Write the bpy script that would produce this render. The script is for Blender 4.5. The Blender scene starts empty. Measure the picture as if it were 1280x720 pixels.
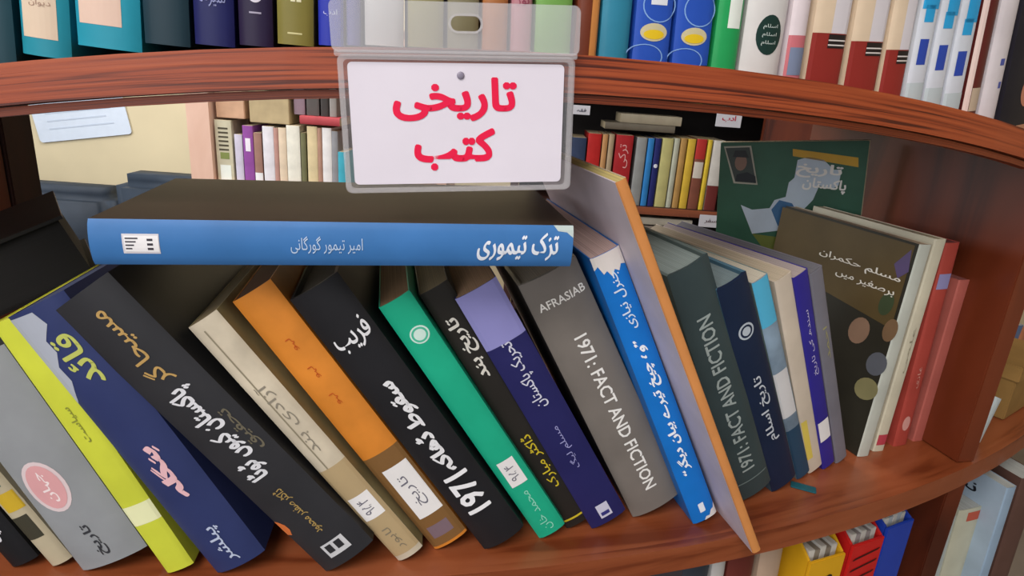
import bpy, bmesh, math, random
from mathutils import Vector, Matrix

random.seed(7)
SC = bpy.context.scene
COL = SC.collection

# ------------------------------------------------------------------ camera
FPX, PITCH, ROLL, EYE = 800.0, math.radians(18), math.radians(4), 1.30
CAM = Vector((0, 0, EYE))
_F = Vector((0, math.cos(PITCH), -math.sin(PITCH)))
_R0 = Vector((1, 0, 0))
_U0 = Vector((0, math.sin(PITCH), math.cos(PITCH)))
_R = math.cos(ROLL) * _R0 + math.sin(ROLL) * _U0
_U = math.cos(ROLL) * _U0 - math.sin(ROLL) * _R0
cd = bpy.data.cameras.new('camera')
cd.sensor_width = 36
cd.lens = FPX / 1280 * 36
cd.clip_start = 0.01
cam = bpy.data.objects.new('camera', cd)
COL.objects.link(cam)
cam.matrix_world = Matrix(((_R.x, _U.x, -_F.x, CAM.x), (_R.y, _U.y, -_F.y, CAM.y),
                           (_R.z, _U.z, -_F.z, CAM.z), (0, 0, 0, 1)))
SC.camera = cam

# ------------------------------------------------------------------ world, lights, exposure
SC.view_settings.view_transform = 'Standard'
SC.view_settings.look = 'None'
SC.view_settings.gamma = 1.0
SC.view_settings.use_curve_mapping = False
SC.view_settings.exposure = 0.0
w = bpy.data.worlds.new('world')
SC.world = w
w.use_nodes = True
w.node_tree.nodes['Background'].inputs[0].default_value = (0.95, 0.97, 1.0, 1)
w.node_tree.nodes['Background'].inputs[1].default_value = 0.45


def area(name, loc, target, sx, sy, power, color):
    d = bpy.data.lights.new(name, 'AREA')
    d.shape = 'RECTANGLE'
    d.size, d.size_y, d.energy, d.color = sx, sy, power, color
    o = bpy.data.objects.new(name, d)
    COL.objects.link(o)
    o.location = loc
    o.rotation_euler = (Vector(target) - Vector(loc)).to_track_quat('-Z', 'Y').to_euler()
    return o


area('ceiling_lamp_front', (-0.5, -0.9, 2.72), (0.1, 0.4, 1.1), 1.3, 0.6, 40, (1.0, 0.95, 0.9))
area('front_fill', (-1.1, -2.2, 1.9), (0.1, 0.4, 1.15), 2.0, 1.3, 30, (0.97, 0.98, 1.0))  # fill light added behind the camera to brighten the shelf front
area('ceiling_lamp_room', (-0.6, 1.9, 2.74), (-0.6, 2.1, 0), 1.6, 0.7, 55, (1.0, 0.97, 0.92))
area('window_daylight', (-2.6, 1.2, 1.9), (-0.4, 1.9, 1.2), 1.4, 1.2, 40, (0.95, 0.98, 1.0))

# ------------------------------------------------------------------ pixel helpers (real distances given everywhere)


def ray(px, py):
    return _F + _R * ((px - 640) / FPX) + _U * ((360 - py) / FPX)


def at_y(px, py, y):
    d = ray(px, py)
    return CAM + d * (y / d.y)


def at_plane(px, py, P, n):
    d = ray(px, py)
    return CAM + d * ((P - CAM).dot(n) / d.dot(n))


# ------------------------------------------------------------------ materials
def lin(c):
    if isinstance(c, str):
        c = tuple(int(c[i:i + 2], 16) / 255 for i in (1, 3, 5))
    return tuple(x / 12.92 if x <= 0.04045 else ((x + 0.055) / 1.055) ** 2.4 for x in c) + (1,)


MATS = {}


def mat(hexc, rough=0.5, var=0.12, scale=25, spec=0.28, key=''):
    k = (hexc, rough, var, scale, spec, key)
    if k in MATS:
        return MATS[k]
    m = bpy.data.materials.new('cover_' + hexc.strip('#'))
    m.use_nodes = True
    nt = m.node_tree
    b = nt.nodes['Principled BSDF']
    b.inputs['Roughness'].default_value = rough
    b.inputs['Specular IOR Level'].default_value = spec
    tc = nt.nodes.new('ShaderNodeTexCoord')
    no = nt.nodes.new('ShaderNodeTexNoise')
    no.inputs['Scale'].default_value = scale
    no.inputs['Detail'].default_value = 5
    nt.links.new(tc.outputs['Object'], no.inputs['Vector'])
    r = nt.nodes.new('ShaderNodeValToRGB')
    c = lin(hexc)
    r.color_ramp.elements[0].position = 0.3
    r.color_ramp.elements[1].position = 0.72
    r.color_ramp.elements[0].color = tuple(x * (1 - var) for x in c[:3]) + (1,)
    r.color_ramp.elements[1].color = tuple(min(1, x * (1 + var) + 0.02 * var) for x in c[:3]) + (1,)
    nt.links.new(no.outputs['Fac'], r.inputs['Fac'])
    nt.links.new(r.outputs['Color'], b.inputs['Base Color'])
    MATS[k] = m
    return m


def pages_mat(hexc='#c9b896'):
    k = ('pages', hexc)
    if k in MATS:
        return MATS[k]
    m = bpy.data.materials.new('pages')
    m.use_nodes = True
    nt = m.node_tree
    b = nt.nodes['Principled BSDF']
    b.inputs['Roughness'].default_value = 0.9
    tc = nt.nodes.new('ShaderNodeTexCoord')
    mp = nt.nodes.new('ShaderNodeMapping')
    mp.inputs['Scale'].default_value = (2500, 6, 6)
    no = nt.nodes.new('ShaderNodeTexNoise')
    no.inputs['Scale'].default_value = 1
    no.inputs['Detail'].default_value = 2
    nt.links.new(tc.outputs['Object'], mp.inputs[0])
    nt.links.new(mp.outputs[0], no.inputs['Vector'])
    r = nt.nodes.new('ShaderNodeValToRGB')
    c = lin(hexc)
    r.color_ramp.elements[0].color = tuple(x * 0.6 for x in c[:3]) + (1,)
    r.color_ramp.elements[1].color = c
    r.color_ramp.elements[0].position = 0.3
    r.color_ramp.elements[1].position = 0.65
    nt.links.new(no.outputs['Fac'], r.inputs['Fac'])
    nt.links.new(r.outputs['Color'], b.inputs['Base Color'])
    MATS[k] = m
    return m


def wood(name, dark, mid, light, coord='UV', scale=(7, 160, 1), rough=0.32):
    m = bpy.data.materials.new(name)
    m.use_nodes = True
    nt = m.node_tree
    b = nt.nodes['Principled BSDF']
    tc = nt.nodes.new('ShaderNodeTexCoord')
    mp = nt.nodes.new('ShaderNodeMapping')
    mp.inputs['Scale'].default_value = scale
    nt.links.new(tc.outputs[coord], mp.inputs[0])
    n1 = nt.nodes.new('ShaderNodeTexNoise')
    n1.inputs['Scale'].default_value = 1.0
    n1.inputs['Detail'].default_value = 4
    n1.inputs['Distortion'].default_value = 0.6
    nt.links.new(mp.outputs[0], n1.inputs['Vector'])
    r = nt.nodes.new('ShaderNodeValToRGB')
    e = r.color_ramp.elements
    e[0].position, e[0].color = 0.36, lin(dark)
    e[1].position, e[1].color = 0.66, lin(light)
    x = e.new(0.46)
    x.color = lin(mid)
    nt.links.new(n1.outputs['Fac'], r.inputs['Fac'])
    nt.links.new(r.outputs['Color'], b.inputs['Base Color'])
    bp = nt.nodes.new('ShaderNodeBump')
    bp.inputs['Strength'].default_value = 0.12
    bp.inputs['Distance'].default_value = 0.001
    nt.links.new(n1.outputs['Fac'], bp.inputs['Height'])
    nt.links.new(bp.outputs[0], b.inputs['Normal'])
    b.inputs['Roughness'].default_value = rough
    b.inputs['Specular IOR Level'].default_value = 0.5
    return m


W_EDGE = wood('wood_edge', '#4e1a0a', '#933f1e', '#aa5029', 'UV', (6, 420, 1), 0.45)
W_SHELF = wood('wood_shelf', '#6e3219', '#8a4728', '#985434', 'UV', (6, 60, 1), 0.3)
W_PANEL = wood('wood_panel', '#431b0e', '#602915', '#73341b', 'Object', (14, 14, 3), 0.35)
W_DARK = wood('wood_dark', '#23100c', '#331811', '#43211a', 'Object', (20, 20, 3), 0.5)
W_PINK = wood('wood_pale', '#c49a84', '#d3ab97', '#dfbcaa', 'Object', (8, 8, 2), 0.6)


def clear_mat(name, haze, tint):
    m = bpy.data.materials.new(name)
    m.use_nodes = True
    nt = m.node_tree
    nt.nodes.remove(nt.nodes['Principled BSDF'])
    out = nt.nodes['Material Output']
    tr = nt.nodes.new('ShaderNodeBsdfTransparent')
    df = nt.nodes.new('ShaderNodeBsdfDiffuse')
    df.inputs[0].default_value = tint
    gl = nt.nodes.new('ShaderNodeBsdfGlossy')
    gl.inputs['Roughness'].default_value = 0.15
    m1 = nt.nodes.new('ShaderNodeMixShader')
    m1.inputs[0].default_value = haze
    m2 = nt.nodes.new('ShaderNodeMixShader')
    m2.inputs[0].default_value = 0.025
    nt.links.new(tr.outputs[0], m1.inputs[1])
    nt.links.new(df.outputs[0], m1.inputs[2])
    nt.links.new(m1.outputs[0], m2.inputs[1])
    nt.links.new(gl.outputs[0], m2.inputs[2])
    nt.links.new(m2.outputs[0], out.inputs['Surface'])
    return m


HAZY = clear_mat('hazy_plastic', 0.24, (0.8, 0.8, 0.84, 1))
CLEAR = clear_mat('clear_plastic', 0.08, (0.8, 0.8, 0.84, 1))
RIM = clear_mat('plastic_rim', 0.2, (0.8, 0.77, 0.8, 1))

# ------------------------------------------------------------------ mesh helpers


def link(name, me, m, parent=None):
    o = bpy.data.objects.new(name, me)
    COL.objects.link(o)
    if m is not None and not me.materials:
        me.materials.append(m)
    if parent is not None:
        o.parent = parent
    return o


def tag(o, label=None, cat=None, group=None, kind=None):
    if label:
        o['label'] = label
    if cat:
        o['category'] = cat
    if group:
        o['group'] = group
    if kind:
        o['kind'] = kind
    return o


def empty(name, loc=(0, 0, 0), mtx=None):
    o = bpy.data.objects.new(name, None)
    o.empty_display_size = 0.02
    COL.objects.link(o)
    if mtx is not None:
        o.matrix_world = mtx
    else:
        o.location = loc
    return o


def box_me(x0, x1, y0, y1, z0, z1, bevel=0.0, seg=2):
    bm = bmesh.new()
    vs = [bm.verts.new((x, y, z)) for x in (x0, x1) for y in (y0, y1) for z in (z0, z1)]
    for f in ((0, 1, 3, 2), (4, 6, 7, 5), (0, 4, 5, 1), (2, 3, 7, 6), (0, 2, 6, 4), (1, 5, 7, 3)):
        bm.faces.new([vs[i] for i in f])
    bmesh.ops.recalc_face_normals(bm, faces=bm.faces)
    if bevel:
        bmesh.ops.bevel(bm, geom=list(bm.edges), offset=bevel, segments=seg, affect='EDGES')
    me = bpy.data.meshes.new('box')
    bm.to_mesh(me)
    bm.free()
    return me


def mesh(verts, faces, smooth=False):
    me = bpy.data.meshes.new('m')
    me.from_pydata([tuple(v) for v in verts], [], faces)
    me.update()
    if smooth:
        for p in me.polygons:
            p.use_smooth = True
    return me


def prism(poly, axis_fn, d0, d1):
    """extrude a 2-D polygon; axis_fn(u, v, d) -> xyz"""
    n = len(poly)
    vs = [axis_fn(u, v, d0) for u, v in poly] + [axis_fn(u, v, d1) for u, v in poly]
    fs = [tuple(range(n)), tuple(range(2 * n - 1, n - 1, -1))]
    fs += [(i, i + n, (i + 1) % n + n, (i + 1) % n) for i in range(n)]
    bm = bmesh.new()
    bv = [bm.verts.new(v) for v in vs]
    for f in fs:
        bm.faces.new([bv[i] for i in f])
    bmesh.ops.recalc_face_normals(bm, faces=bm.faces)
    me = bpy.data.meshes.new('prism')
    bm.to_mesh(me)
    bm.free()
    return me


# ------------------------------------------------------------------ lettering (built-in font, letters joined by hand)
FORMS = {'ا': 'ﺍﺎﺍﺎ', 'آ': 'ﺁﺂﺁﺂ', 'ب': 'ﺏﺐﺑﺒ', 'پ': 'ﭖﭗﭘﭙ', 'ت': 'ﺕﺖﺗﺘ', 'ٹ': 'ﭦﭧﭨﭩ', 'ث': 'ﺙﺚﺛﺜ',
         'ج': 'ﺝﺞﺟﺠ', 'چ': 'ﭺﭻﭼﭽ', 'ح': 'ﺡﺢﺣﺤ', 'خ': 'ﺥﺦﺧﺨ', 'د': 'ﺩﺪﺩﺪ', 'ڈ': 'ﮈﮉﮈﮉ', 'ذ': 'ﺫﺬﺫﺬ',
         'ر': 'ﺭﺮﺭﺮ', 'ڑ': 'ﮌﮍﮌﮍ', 'ز': 'ﺯﺰﺯﺰ', 'س': 'ﺱﺲﺳﺴ', 'ش': 'ﺵﺶﺷﺸ', 'ص': 'ﺹﺺﺻﺼ', 'ض': 'ﺽﺾﺿﻀ',
         'ط': 'ﻁﻂﻃﻄ', 'ظ': 'ﻅﻆﻇﻈ', 'ع': 'ﻉﻊﻋﻌ', 'غ': 'ﻍﻎﻏﻐ', 'ف': 'ﻑﻒﻓﻔ', 'ق': 'ﻕﻖﻗﻘ', 'ک': 'ﮎﮏﮐﮑ',
         'گ': 'ﮒﮓﮔﮕ', 'ل': 'ﻝﻞﻟﻠ', 'م': 'ﻡﻢﻣﻤ', 'ن': 'ﻥﻦﻧﻨ', 'ں': 'ﮞﮟﮞﮟ', 'و': 'ﻭﻮﻭﻮ', 'ہ': 'ﮦﮧﮨﮩ',
         'ھ': 'ﮪﮫﮬﮭ', 'ی': 'ﯼﯽﯾﯿ', 'ے': 'ﮮﮯﮮﮯ', 'ئ': 'ﺉﺊﺋﺌ'}
NOJOIN = set('اآدڈذرڑزوےں')


def shape(s):
    out = []
    for wd in s.split(' '):
        if not any(c in FORMS for c in wd):
            out.append(wd)
            continue
        r = []
        for i, c in enumerate(wd):
            if c not in FORMS:
                r.append(c)
                continue
            pj = i > 0 and wd[i - 1] in FORMS and wd[i - 1] not in NOJOIN
            nj = i < len(wd) - 1 and wd[i + 1] in FORMS and c not in NOJOIN
            r.append(FORMS[c][(3 if nj else 1) if pj else (2 if nj else 0)])
        out.append(''.join(reversed(r)))
    return ' '.join(reversed(out))


TXT = {}


def text_geo(s, bold=0.012, shear=0.0):
    k = (s, bold, shear)
    if k in TXT:
        return TXT[k]
    cu = bpy.data.curves.new('t', 'FONT')
    cu.body = shape(s) if any(c in FORMS for c in s) else s
    cu.resolution_u = 2
    cu.shear = shear
    o = bpy.data.objects.new('t', cu)
    COL.objects.link(o)
    bpy.context.view_layer.update()
    me = bpy.data.meshes.new_from_object(o.evaluated_get(bpy.context.evaluated_depsgraph_get()))
    vs = [(v.co.x, v.co.y) for v in me.vertices]
    fs = [tuple(p.vertices) for p in me.polygons]
    bpy.data.objects.remove(o)
    bpy.data.meshes.remove(me)
    bpy.data.curves.remove(cu)
    if bold < 0:      # round, evenly bold
        n0, v0, f0 = len(vs), list(vs), list(fs)
        for k in range(16):
            r_ = -bold * (1 if k % 2 else 0.55)
            dx, dy = r_ * math.cos(k * math.pi / 8), r_ * math.sin(k * math.pi / 8)
            vs += [(a + dx, b + dy) for a, b in v0]
            fs += [tuple(i + n0 * (k + 1) for i in f) for f in f0]
    if bold > 0:      # a broad nib: repeat the strokes along the pen's edge
        n0, v0, f0 = len(vs), list(vs), list(fs)
        for k in range(1, 5):
            dx, dy = bold * 1.5 * k / 2, bold * 1.1 * k / 2
            vs += [(a + dx, b + dy) for a, b in v0]
            fs += [tuple(i + n0 * k for i in f) for f in f0]
    x0, x1 = min(v[0] for v in vs), max(v[0] for v in vs)
    y0, y1 = min(v[1] for v in vs), max(v[1] for v in vs)
    nb = len(v0) if bold else len(vs)
    vs = [((a - (x0 + x1) / 2), (b - (y0 + y1) / 2), 5e-6 * (i // nb)) for i, (a, b) in enumerate(vs)]
    TXT[k] = (vs, fs, x1 - x0, y1 - y0)
    return TXT[k]


ROT = {'h': (1, 0, 0, 1), 'cw': (0, 1, -1, 0), 'ccw': (0, -1, 1, 0), 'd': (-1, 0, 0, -1)}


def lettering(parent, s, cx, cz, length, height, rot, color, surf, name='title_lettering', bold=0.012, spin=0.0):
    """flat letters laid on the surface y = surf(x) of the parent's local frame"""
    vs, fs, wd, ht = text_geo(s, bold)
    a, b, c, d = ROT[rot]
    sx, sy = length / wd, height / ht
    cs, sn = math.cos(spin), math.sin(spin)
    out = []
    for x, y, e in vs:
        x, y = x * sx, y * sy
        x, y = x * cs - y * sn, x * sn + y * cs
        X, Z = cx + a * x + b * y, cz + c * x + d * y
        out.append((X, surf(X) - e, Z))
    me = mesh(out, fs)
    return link(name, me, mat(color, 0.45, 0.03), parent)


# ------------------------------------------------------------------ books
BK = {'n': 0}
NSEG = 10


def conform(B, me, lift):
    """cut a flat print along the spine's facets and lay it on them"""
    bm = bmesh.new()
    bm.from_mesh(me)
    for i in range(1, NSEG):
        x = -B.T / 2 + B.T * i / NSEG
        bmesh.ops.bisect_plane(bm, geom=bm.verts[:] + bm.edges[:] + bm.faces[:], plane_co=(x, 0, 0), plane_no=(1, 0, 0), dist=1e-7)
    for v in bm.verts:
        v.co.y = B.surf(v.co.x, lift) + v.co.y
    bm.to_mesh(me)
    bm.free()
    return me


class Book:
    pass


def make_book(name, mtx, T, H, D, spine, left=None, right=None, label='', group=None, hard=True, bulge=0.0018,
              pages='#c9b896', rough=0.45, cat='book', var=0.12):
    B = Book()
    B.T, B.H, B.D, B.b = T, H, D, min(bulge, T * 0.2)
    o = empty(name, mtx=mtx)
    tag(o, label, cat, group)
    c = 0.002 if hard else 0.0006
    c = min(c, T * 0.2)
    e = 0.003 if hard else 0.0004
    N = NSEG
    outer = [(-T / 2, D)] + [(-T / 2 + T * i / N, B.b * (2 * i / N - 1) ** 2 + (0.0006 if i in (0, N) else 0)) for i in range(N + 1)] + [(T / 2, D)]
    inner = [(-T / 2 + c, D)] + [((-T / 2 + T * i / N) * (1 - 2 * c / T), B.b * (2 * i / N - 1) ** 2 + c) for i in range(N + 1)] + [(T / 2 - c, D)]
    n = len(outer)
    vs = [(x, y, z) for z in (0, H) for (x, y) in outer + inner]
    fs, mi = [], []
    for i in range(n - 1):
        k = 1 if i == 0 else (2 if i == n - 2 else 0)
        fs.append((i, i + 1, 2 * n + i + 1, 2 * n + i)); mi.append(k)
        fs.append((n + i + 1, n + i, 3 * n + i, 3 * n + i + 1)); mi.append(k)
        fs.append((i, n + i, n + i + 1, i + 1)); mi.append(k)
        fs.append((2 * n + i, 2 * n + i + 1, 3 * n + i + 1, 3 * n + i)); mi.append(k)
    fs.append((0, 2 * n, 3 * n, n)); mi.append(1)
    fs.append((n - 1, 2 * n - 1, 4 * n - 1, 3 * n - 1)); mi.append(2)
    me = mesh(vs, fs)
    for cc in (spine, left or spine, right or left or spine):
        me.materials.append(mat(cc, rough, var))
    for p, k in zip(me.polygons, mi):
        p.material_index = k
    bm = bmesh.new()
    bm.from_mesh(me)
    bmesh.ops.recalc_face_normals(bm, faces=bm.faces)
    bm.to_mesh(me)
    bm.free()
    for p in me.polygons:
        p.use_smooth = True
    me.set_sharp_from_angle(angle=math.radians(24))
    B.cover = link('cover', me, None, o)
    B.pages = link('page_block', box_me(-T / 2 + c, T / 2 - c, B.b + c + 0.0003, D - e, e, H - e), pages_mat(pages), o)
    B.o = o

    def surf(x, k=0.0002):
        f = min(max((x + T / 2) / T * N, 0.0), N - 1e-6)
        i = int(f)
        g = lambda j: B.b * (2 * j / N - 1) ** 2 + (0.0006 if j in (0, N) else 0)
        return g(i) + (g(i + 1) - g(i)) * (f - i) - k
    B.surf = surf
    return B


def patch(B, x0, x1, z0, z1, color, name='colour_band', lift=0.00012, rough=0.5, poly=None, par=None):
    """a thin printed or glued patch following the spine; x in -1..1 of the half thickness, z in metres from the foot"""
    a, b = x0 * B.T / 2, x1 * B.T / 2
    me = mesh([(a, 0, z0), (b, 0, z0), (b, 0, z1), (a, 0, z1)], [(0, 1, 2, 3)])
    return link(name, conform(B, me, lift), mat(color, rough, 0.06), par or B.o)


def shape_print(B, pts, color, name, lift=0.00014):
    """polygon print on the spine: x in -1..1 of the half thickness, z as a fraction of the height"""
    me = mesh([(x * B.T / 2, 0, z * B.H) for x, z in pts], [tuple(range(len(pts)))])
    return link(name, conform(B, me, lift), mat(color, 0.5, 0.06), B.o)


def disc(B, cx, cz, rx, rz, color, name='emblem', lift=0.00016, spin=0.0, par=None, hole=0.0):
    n = 24
    vs, fs = [], []
    if hole:
        for i in range(n):
            a = 2 * math.pi * i / n
            for k in (hole, 1):
                x, z = math.cos(a) * rx * k, math.sin(a) * rz * k
                X = cx + x * math.cos(spin) - z * math.sin(spin)
                vs.append((X, 0.0, cz + x * math.sin(spin) + z * math.cos(spin)))
        fs = [(2 * i, 2 * i + 1, (2 * i + 3) % (2 * n), (2 * i + 2) % (2 * n)) for i in range(n)]
    else:
        vs.append((cx, 0.0, cz))
        for i in range(n):
            a = 2 * math.pi * i / n
            x, z = math.cos(a) * rx, math.sin(a) * rz
            X = cx + x * math.cos(spin) - z * math.sin(spin)
            vs.append((X, 0.0, cz + x * math.sin(spin) + z * math.cos(spin)))
        fs = [(0, i + 1, (i + 1) % n + 1) for i in range(n)]
    return link(name, conform(B, mesh(vs, fs), lift), mat(color, 0.5, 0.06), par or B.o)


def write(B, s, z, length, height, rot, color, x=0.0, name='title_lettering', bold=0.012, spin=0.0, par=None):
    """z measured as a fraction of the height, length/height as metres"""
    o = lettering(par or B.o, s, x, z * B.H, length, height, rot, color, lambda X: 0.0, name, bold, spin)
    conform(B, o.data, 0.0003)
    return o


def sticker(B, x0, x1, z0, z1, txt=None, color='#e9e6e6', ink='#6c6a78'):
    p = patch(B, x0, x1, z0 * B.H, z1 * B.H, color, 'label_sticker', 0.00022)
    if txt:
        cx = (x0 + x1) / 2 * B.T / 2
        L = (z1 - z0) * B.H * 0.6
        w_ = (x1 - x0) * B.T / 2 * 0.5
        conform(B, lettering(p, txt, cx, (z0 + z1) / 2 * B.H, L, w_, 'ccw', ink, lambda X: 0.0, 'handwriting', 0.0).data, 0.0004)
    return p


# --- the bookcase's plan: a convex arc seen from outside
CC, RR = Vector((-0.28, 1.562, 0)), 1.28
ZL = EYE - 0.28            # top of the lower shelf


def arc_pt(phi, r=RR, z=0.0):
    return Vector((CC.x + r * math.sin(phi), CC.y - r * math.cos(phi), z))


def ztop(phi):
    d = min(abs(phi - 0.25), 0.22 if phi < 0.25 else 0.28)
    return EYE + 0.0125 - (0.50 if phi < 0.25 else 0.38) * d * d


def zrear(phi):
    """top of the upper board at its back edge: the bow is mostly in the front edge"""
    return ztop(phi) + 0.8 * (EYE + 0.0125 - ztop(phi))


def fit(quad, yaw, P, upright=False):
    t = Vector((math.cos(yaw), math.sin(yaw), 0))
    n = Vector((math.sin(yaw), -math.cos(yaw), 0))
    uv = []
    for px, py in quad:
        q = at_plane(px, py, P, n)
        uv.append(Vector(((q - P).dot(t), q.z)))
    tl, tr, br, bl = uv
    up = ((tl - bl) + (tr - br)).normalized()
    if upright is not False:
        up = Vector((math.sin(math.radians(upright)), math.cos(math.radians(upright))))
    pr = Vector((up.y, -up.x))
    H = ((tl - bl).dot(up) + (tr - br).dot(up)) / 2
    T = ((tr - tl).dot(pr) + (br - bl).dot(pr)) / 2
    c = (tl + tr + br + bl) / 4
    base = c - up * H / 2
    return t, n, up, pr, H, T, base


def frame(t, n, up, pr, base, P):
    X = t * pr.x + Vector((0, 0, pr.y))
    Z = t * up.x + Vector((0, 0, up.y))
    Y = -n
    o = P + t * base.x
    o.z = base.y
    return Matrix(((X.x, Y.x, Z.x, o.x), (X.y, Y.y, Z.y, o.y), (X.z, Y.z, Z.z, o.z), (0, 0, 0, 1)))


def lowest(up, pr, base, T):
    return base.y - abs(pr.y) * T / 2


def spine_book(quad, phi, yaw_deg, D, spine, label, inset=None, ground=ZL, name='book', group='books on the middle shelf', height=None, upright=False, **kw):
    """a book whose spine covers the four pixels, standing on `ground`; the plane's distance is solved from that
    (or fixed by inset, and then the foot is lengthened to reach the ground)"""
    yaw = math.radians(yaw_deg)
    P0 = arc_pt(phi)
    n = Vector((math.sin(yaw), -math.cos(yaw), 0))
    if inset is None:
        a, b = -0.12, 0.4
        for _ in range(50):
            s = (a + b) / 2
            t, n_, up, pr, H, T, base = fit(quad, yaw, P0 - n * s, upright)
            if lowest(up, pr, base, T) > ground:
                a = s
            else:
                b = s
        P = P0 - n * s
        t, n_, up, pr, H, T, base = fit(quad, yaw, P, upright)
    else:
        s = inset
        P = P0 - n * s
        t, n_, up, pr, H, T, base = fit(quad, yaw, P, upright)
        if ground is not None:
            d = (lowest(up, pr, base, T) - ground) / up.y
            base = base - up * d
            H += d
    if height:
        H = height
    T = max(T * 0.965 - 0.0004, 0.003)
    if BK.get('verbose'):
        o_ = P + t * base.x
        print('BOOK %-40s inset %.3f T %.4f H %.3f lean %.1f base (%.3f %.3f)' % (label[:40], s, T, H, math.degrees(math.atan2(up.x, up.y)), o_.x, o_.y))
    B = make_book(name, frame(t, n_, up, pr, base, P), T, H, D, spine, label=label, group=group, **kw)
    return B


BK['verbose'] = False
# ================================================================== THE ROOM
FLOOR = mat('#6d6259', 0.5, 0.1, 6)
tag(link('floor', box_me(-4, 4, -3, 3.4, -0.1, 0.0), FLOOR), kind='structure')
tag(link('ceiling', box_me(-4, 4, -3, 3.4, 2.8, 2.9), mat('#e8e4dc', 0.8, 0.03, 3)), kind='structure')
tag(link('wall_back', box_me(-4, 4, 3.0, 3.1, 0, 2.8), mat('#cdbf9f', 0.8, 0.05, 4)), kind='structure')
tag(link('wall_right', box_me(3.9, 4, -3, 3.0, 0, 2.8), mat('#cdbf9f', 0.8, 0.05, 4)), kind='structure')

# ================================================================== THE ROUND BOOKCASE
case = empty('bookcase', (CC.x, CC.y - RR, 0))
tag(case, 'reddish brown wooden bookcase with a curved front and open back', 'bookcase')
INV = Matrix.Translation(-Vector((CC.x, CC.y - RR, 0)))


def arc_board(name, r0, r1, zb, zt, p0, p1, m, n=48, bow=False):
    vs, fs, uvs = [], [], []
    for i in range(n + 1):
        ph = p0 + (p1 - p0) * i / n
        dz = (zrear(ph) - ztop(ph)) if bow else 0.0
        for r, z in ((r1, zb(ph)), (r1, zt(ph)), (r0, zt(ph) + dz), (r0, zb(ph) + dz)):
            vs.append(INV @ arc_pt(ph, r, z))
    for i in range(n):
        a, b = 4 * i, 4 * i + 4
        u0, u1 = (p0 + (p1 - p0) * i / n) * RR, (p0 + (p1 - p0) * (i + 1) / n) * RR
        for k in range(4):
            k2 = (k + 1) % 4
            fs.append((a + k, b + k, b + k2, a + k2))
            v0, v1 = ((0, 0.02), (0.05, 0.05 + abs(r1 - r0)), (0.4, 0.42), (0.6, 0.6 + abs(r1 - r0)))[k]
            uvs.append(((u0, v0), (u1, v0), (u1, v1), (u0, v1)))
    fs += [(3, 2, 1, 0), (4 * n, 4 * n + 1, 4 * n + 2, 4 * n + 3)]
    uvs += [((0, 0), (0, 0.01), (0.01, 0.01), (0.01, 0))] * 2
    me = mesh(vs, fs)
    lay = me.uv_layers.new(name='UVMap')
    for p, q in zip(me.polygons, uvs):
        for li, uv in zip(p.loop_indices, q):
            lay.data[li].uv = uv
    bm = bmesh.new()
    bm.from_mesh(me)
    bmesh.ops.recalc_face_normals(bm, faces=bm.faces)
    bm.to_mesh(me)
    bm.free()
    return link(name, me, m, case)


P0, P1 = -0.35, 0.95
PHL, PHR = -0.188, 0.541
DEPTH = 0.27
PR_AT, PR_YAW = Vector((0.3905, 0.4710, 0)), math.radians(14)     # foot of the right-hand partition
arc_board('shelf_board', RR - DEPTH, RR - 0.004, lambda p: ztop(p) - 0.017, ztop, P0, P1, W_SHELF, bow=True)
arc_board('edge_strip', RR - 0.0038, RR + 0.004, lambda p: ztop(p) - 0.0165, lambda p: ztop(p) + 0.0005, P0, P1, W_EDGE)
arc_board('edge_bead', RR - 0.010, RR - 0.001, lambda p: ztop(p) - 0.021, lambda p: ztop(p) - 0.0172, P0, P1, W_EDGE)
arc_board('shelf_board', RR - DEPTH, RR - 0.004, lambda p: ZL - 0.018, lambda p: ZL, P0, P1, W_SHELF)
arc_board('edge_strip', RR - 0.0038, RR + 0.002, lambda p: ZL - 0.0185, lambda p: ZL + 0.0003, P0, P1, W_SHELF)
arc_board('shelf_board', RR - DEPTH, RR, lambda p: ZL - 0.36, lambda p: ZL - 0.342, P0, P1, W_SHELF)
arc_board('plinth', RR - DEPTH, RR - 0.02, lambda p: 0.0, lambda p: 0.1, P0, P1, W_SHELF)


def radial_panel(phi, z0, z1, m, name='upright', th=0.018, d0=0.003, d1=DEPTH):
    c_, s_ = math.cos(phi), math.sin(phi)
    me = box_me(-th / 2, th / 2, d0, d1, z0, z1, 0.001)
    if z1 > ZL + 0.1:
        for v in me.vertices:
            if v.co.z > ZL + 0.1:
                v.co.z += (zrear(phi) - ztop(phi)) * min(1, max(0, v.co.y / DEPTH))
    at, ang = (arc_pt(phi), phi) if phi < 0.3 else (PR_AT, PR_YAW)
    me.transform(INV @ Matrix.Translation(at) @ Matrix.Rotation(ang, 4, 'Z'))
    return link(name, me, m, case)


for ph in (PHL, PHR):
    radial_panel(ph, ZL + 0.0005, ztop(ph) - 0.0175, W_PANEL)
    radial_panel(ph, ZL - 0.3415, ZL - 0.019, W_PANEL)
    radial_panel(ph, 0.1005, ZL - 0.3605, W_PANEL)
radial_panel(PHL - 0.004, ZL + 0.0005, ztop(PHL) - 0.0175, W_DARK, 'back_post', 0.032, DEPTH + 0.001, DEPTH + 0.03)

# ================================================================== BOOKS ON THE MIDDLE SHELF
G = 'books leaning on the middle shelf'
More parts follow.
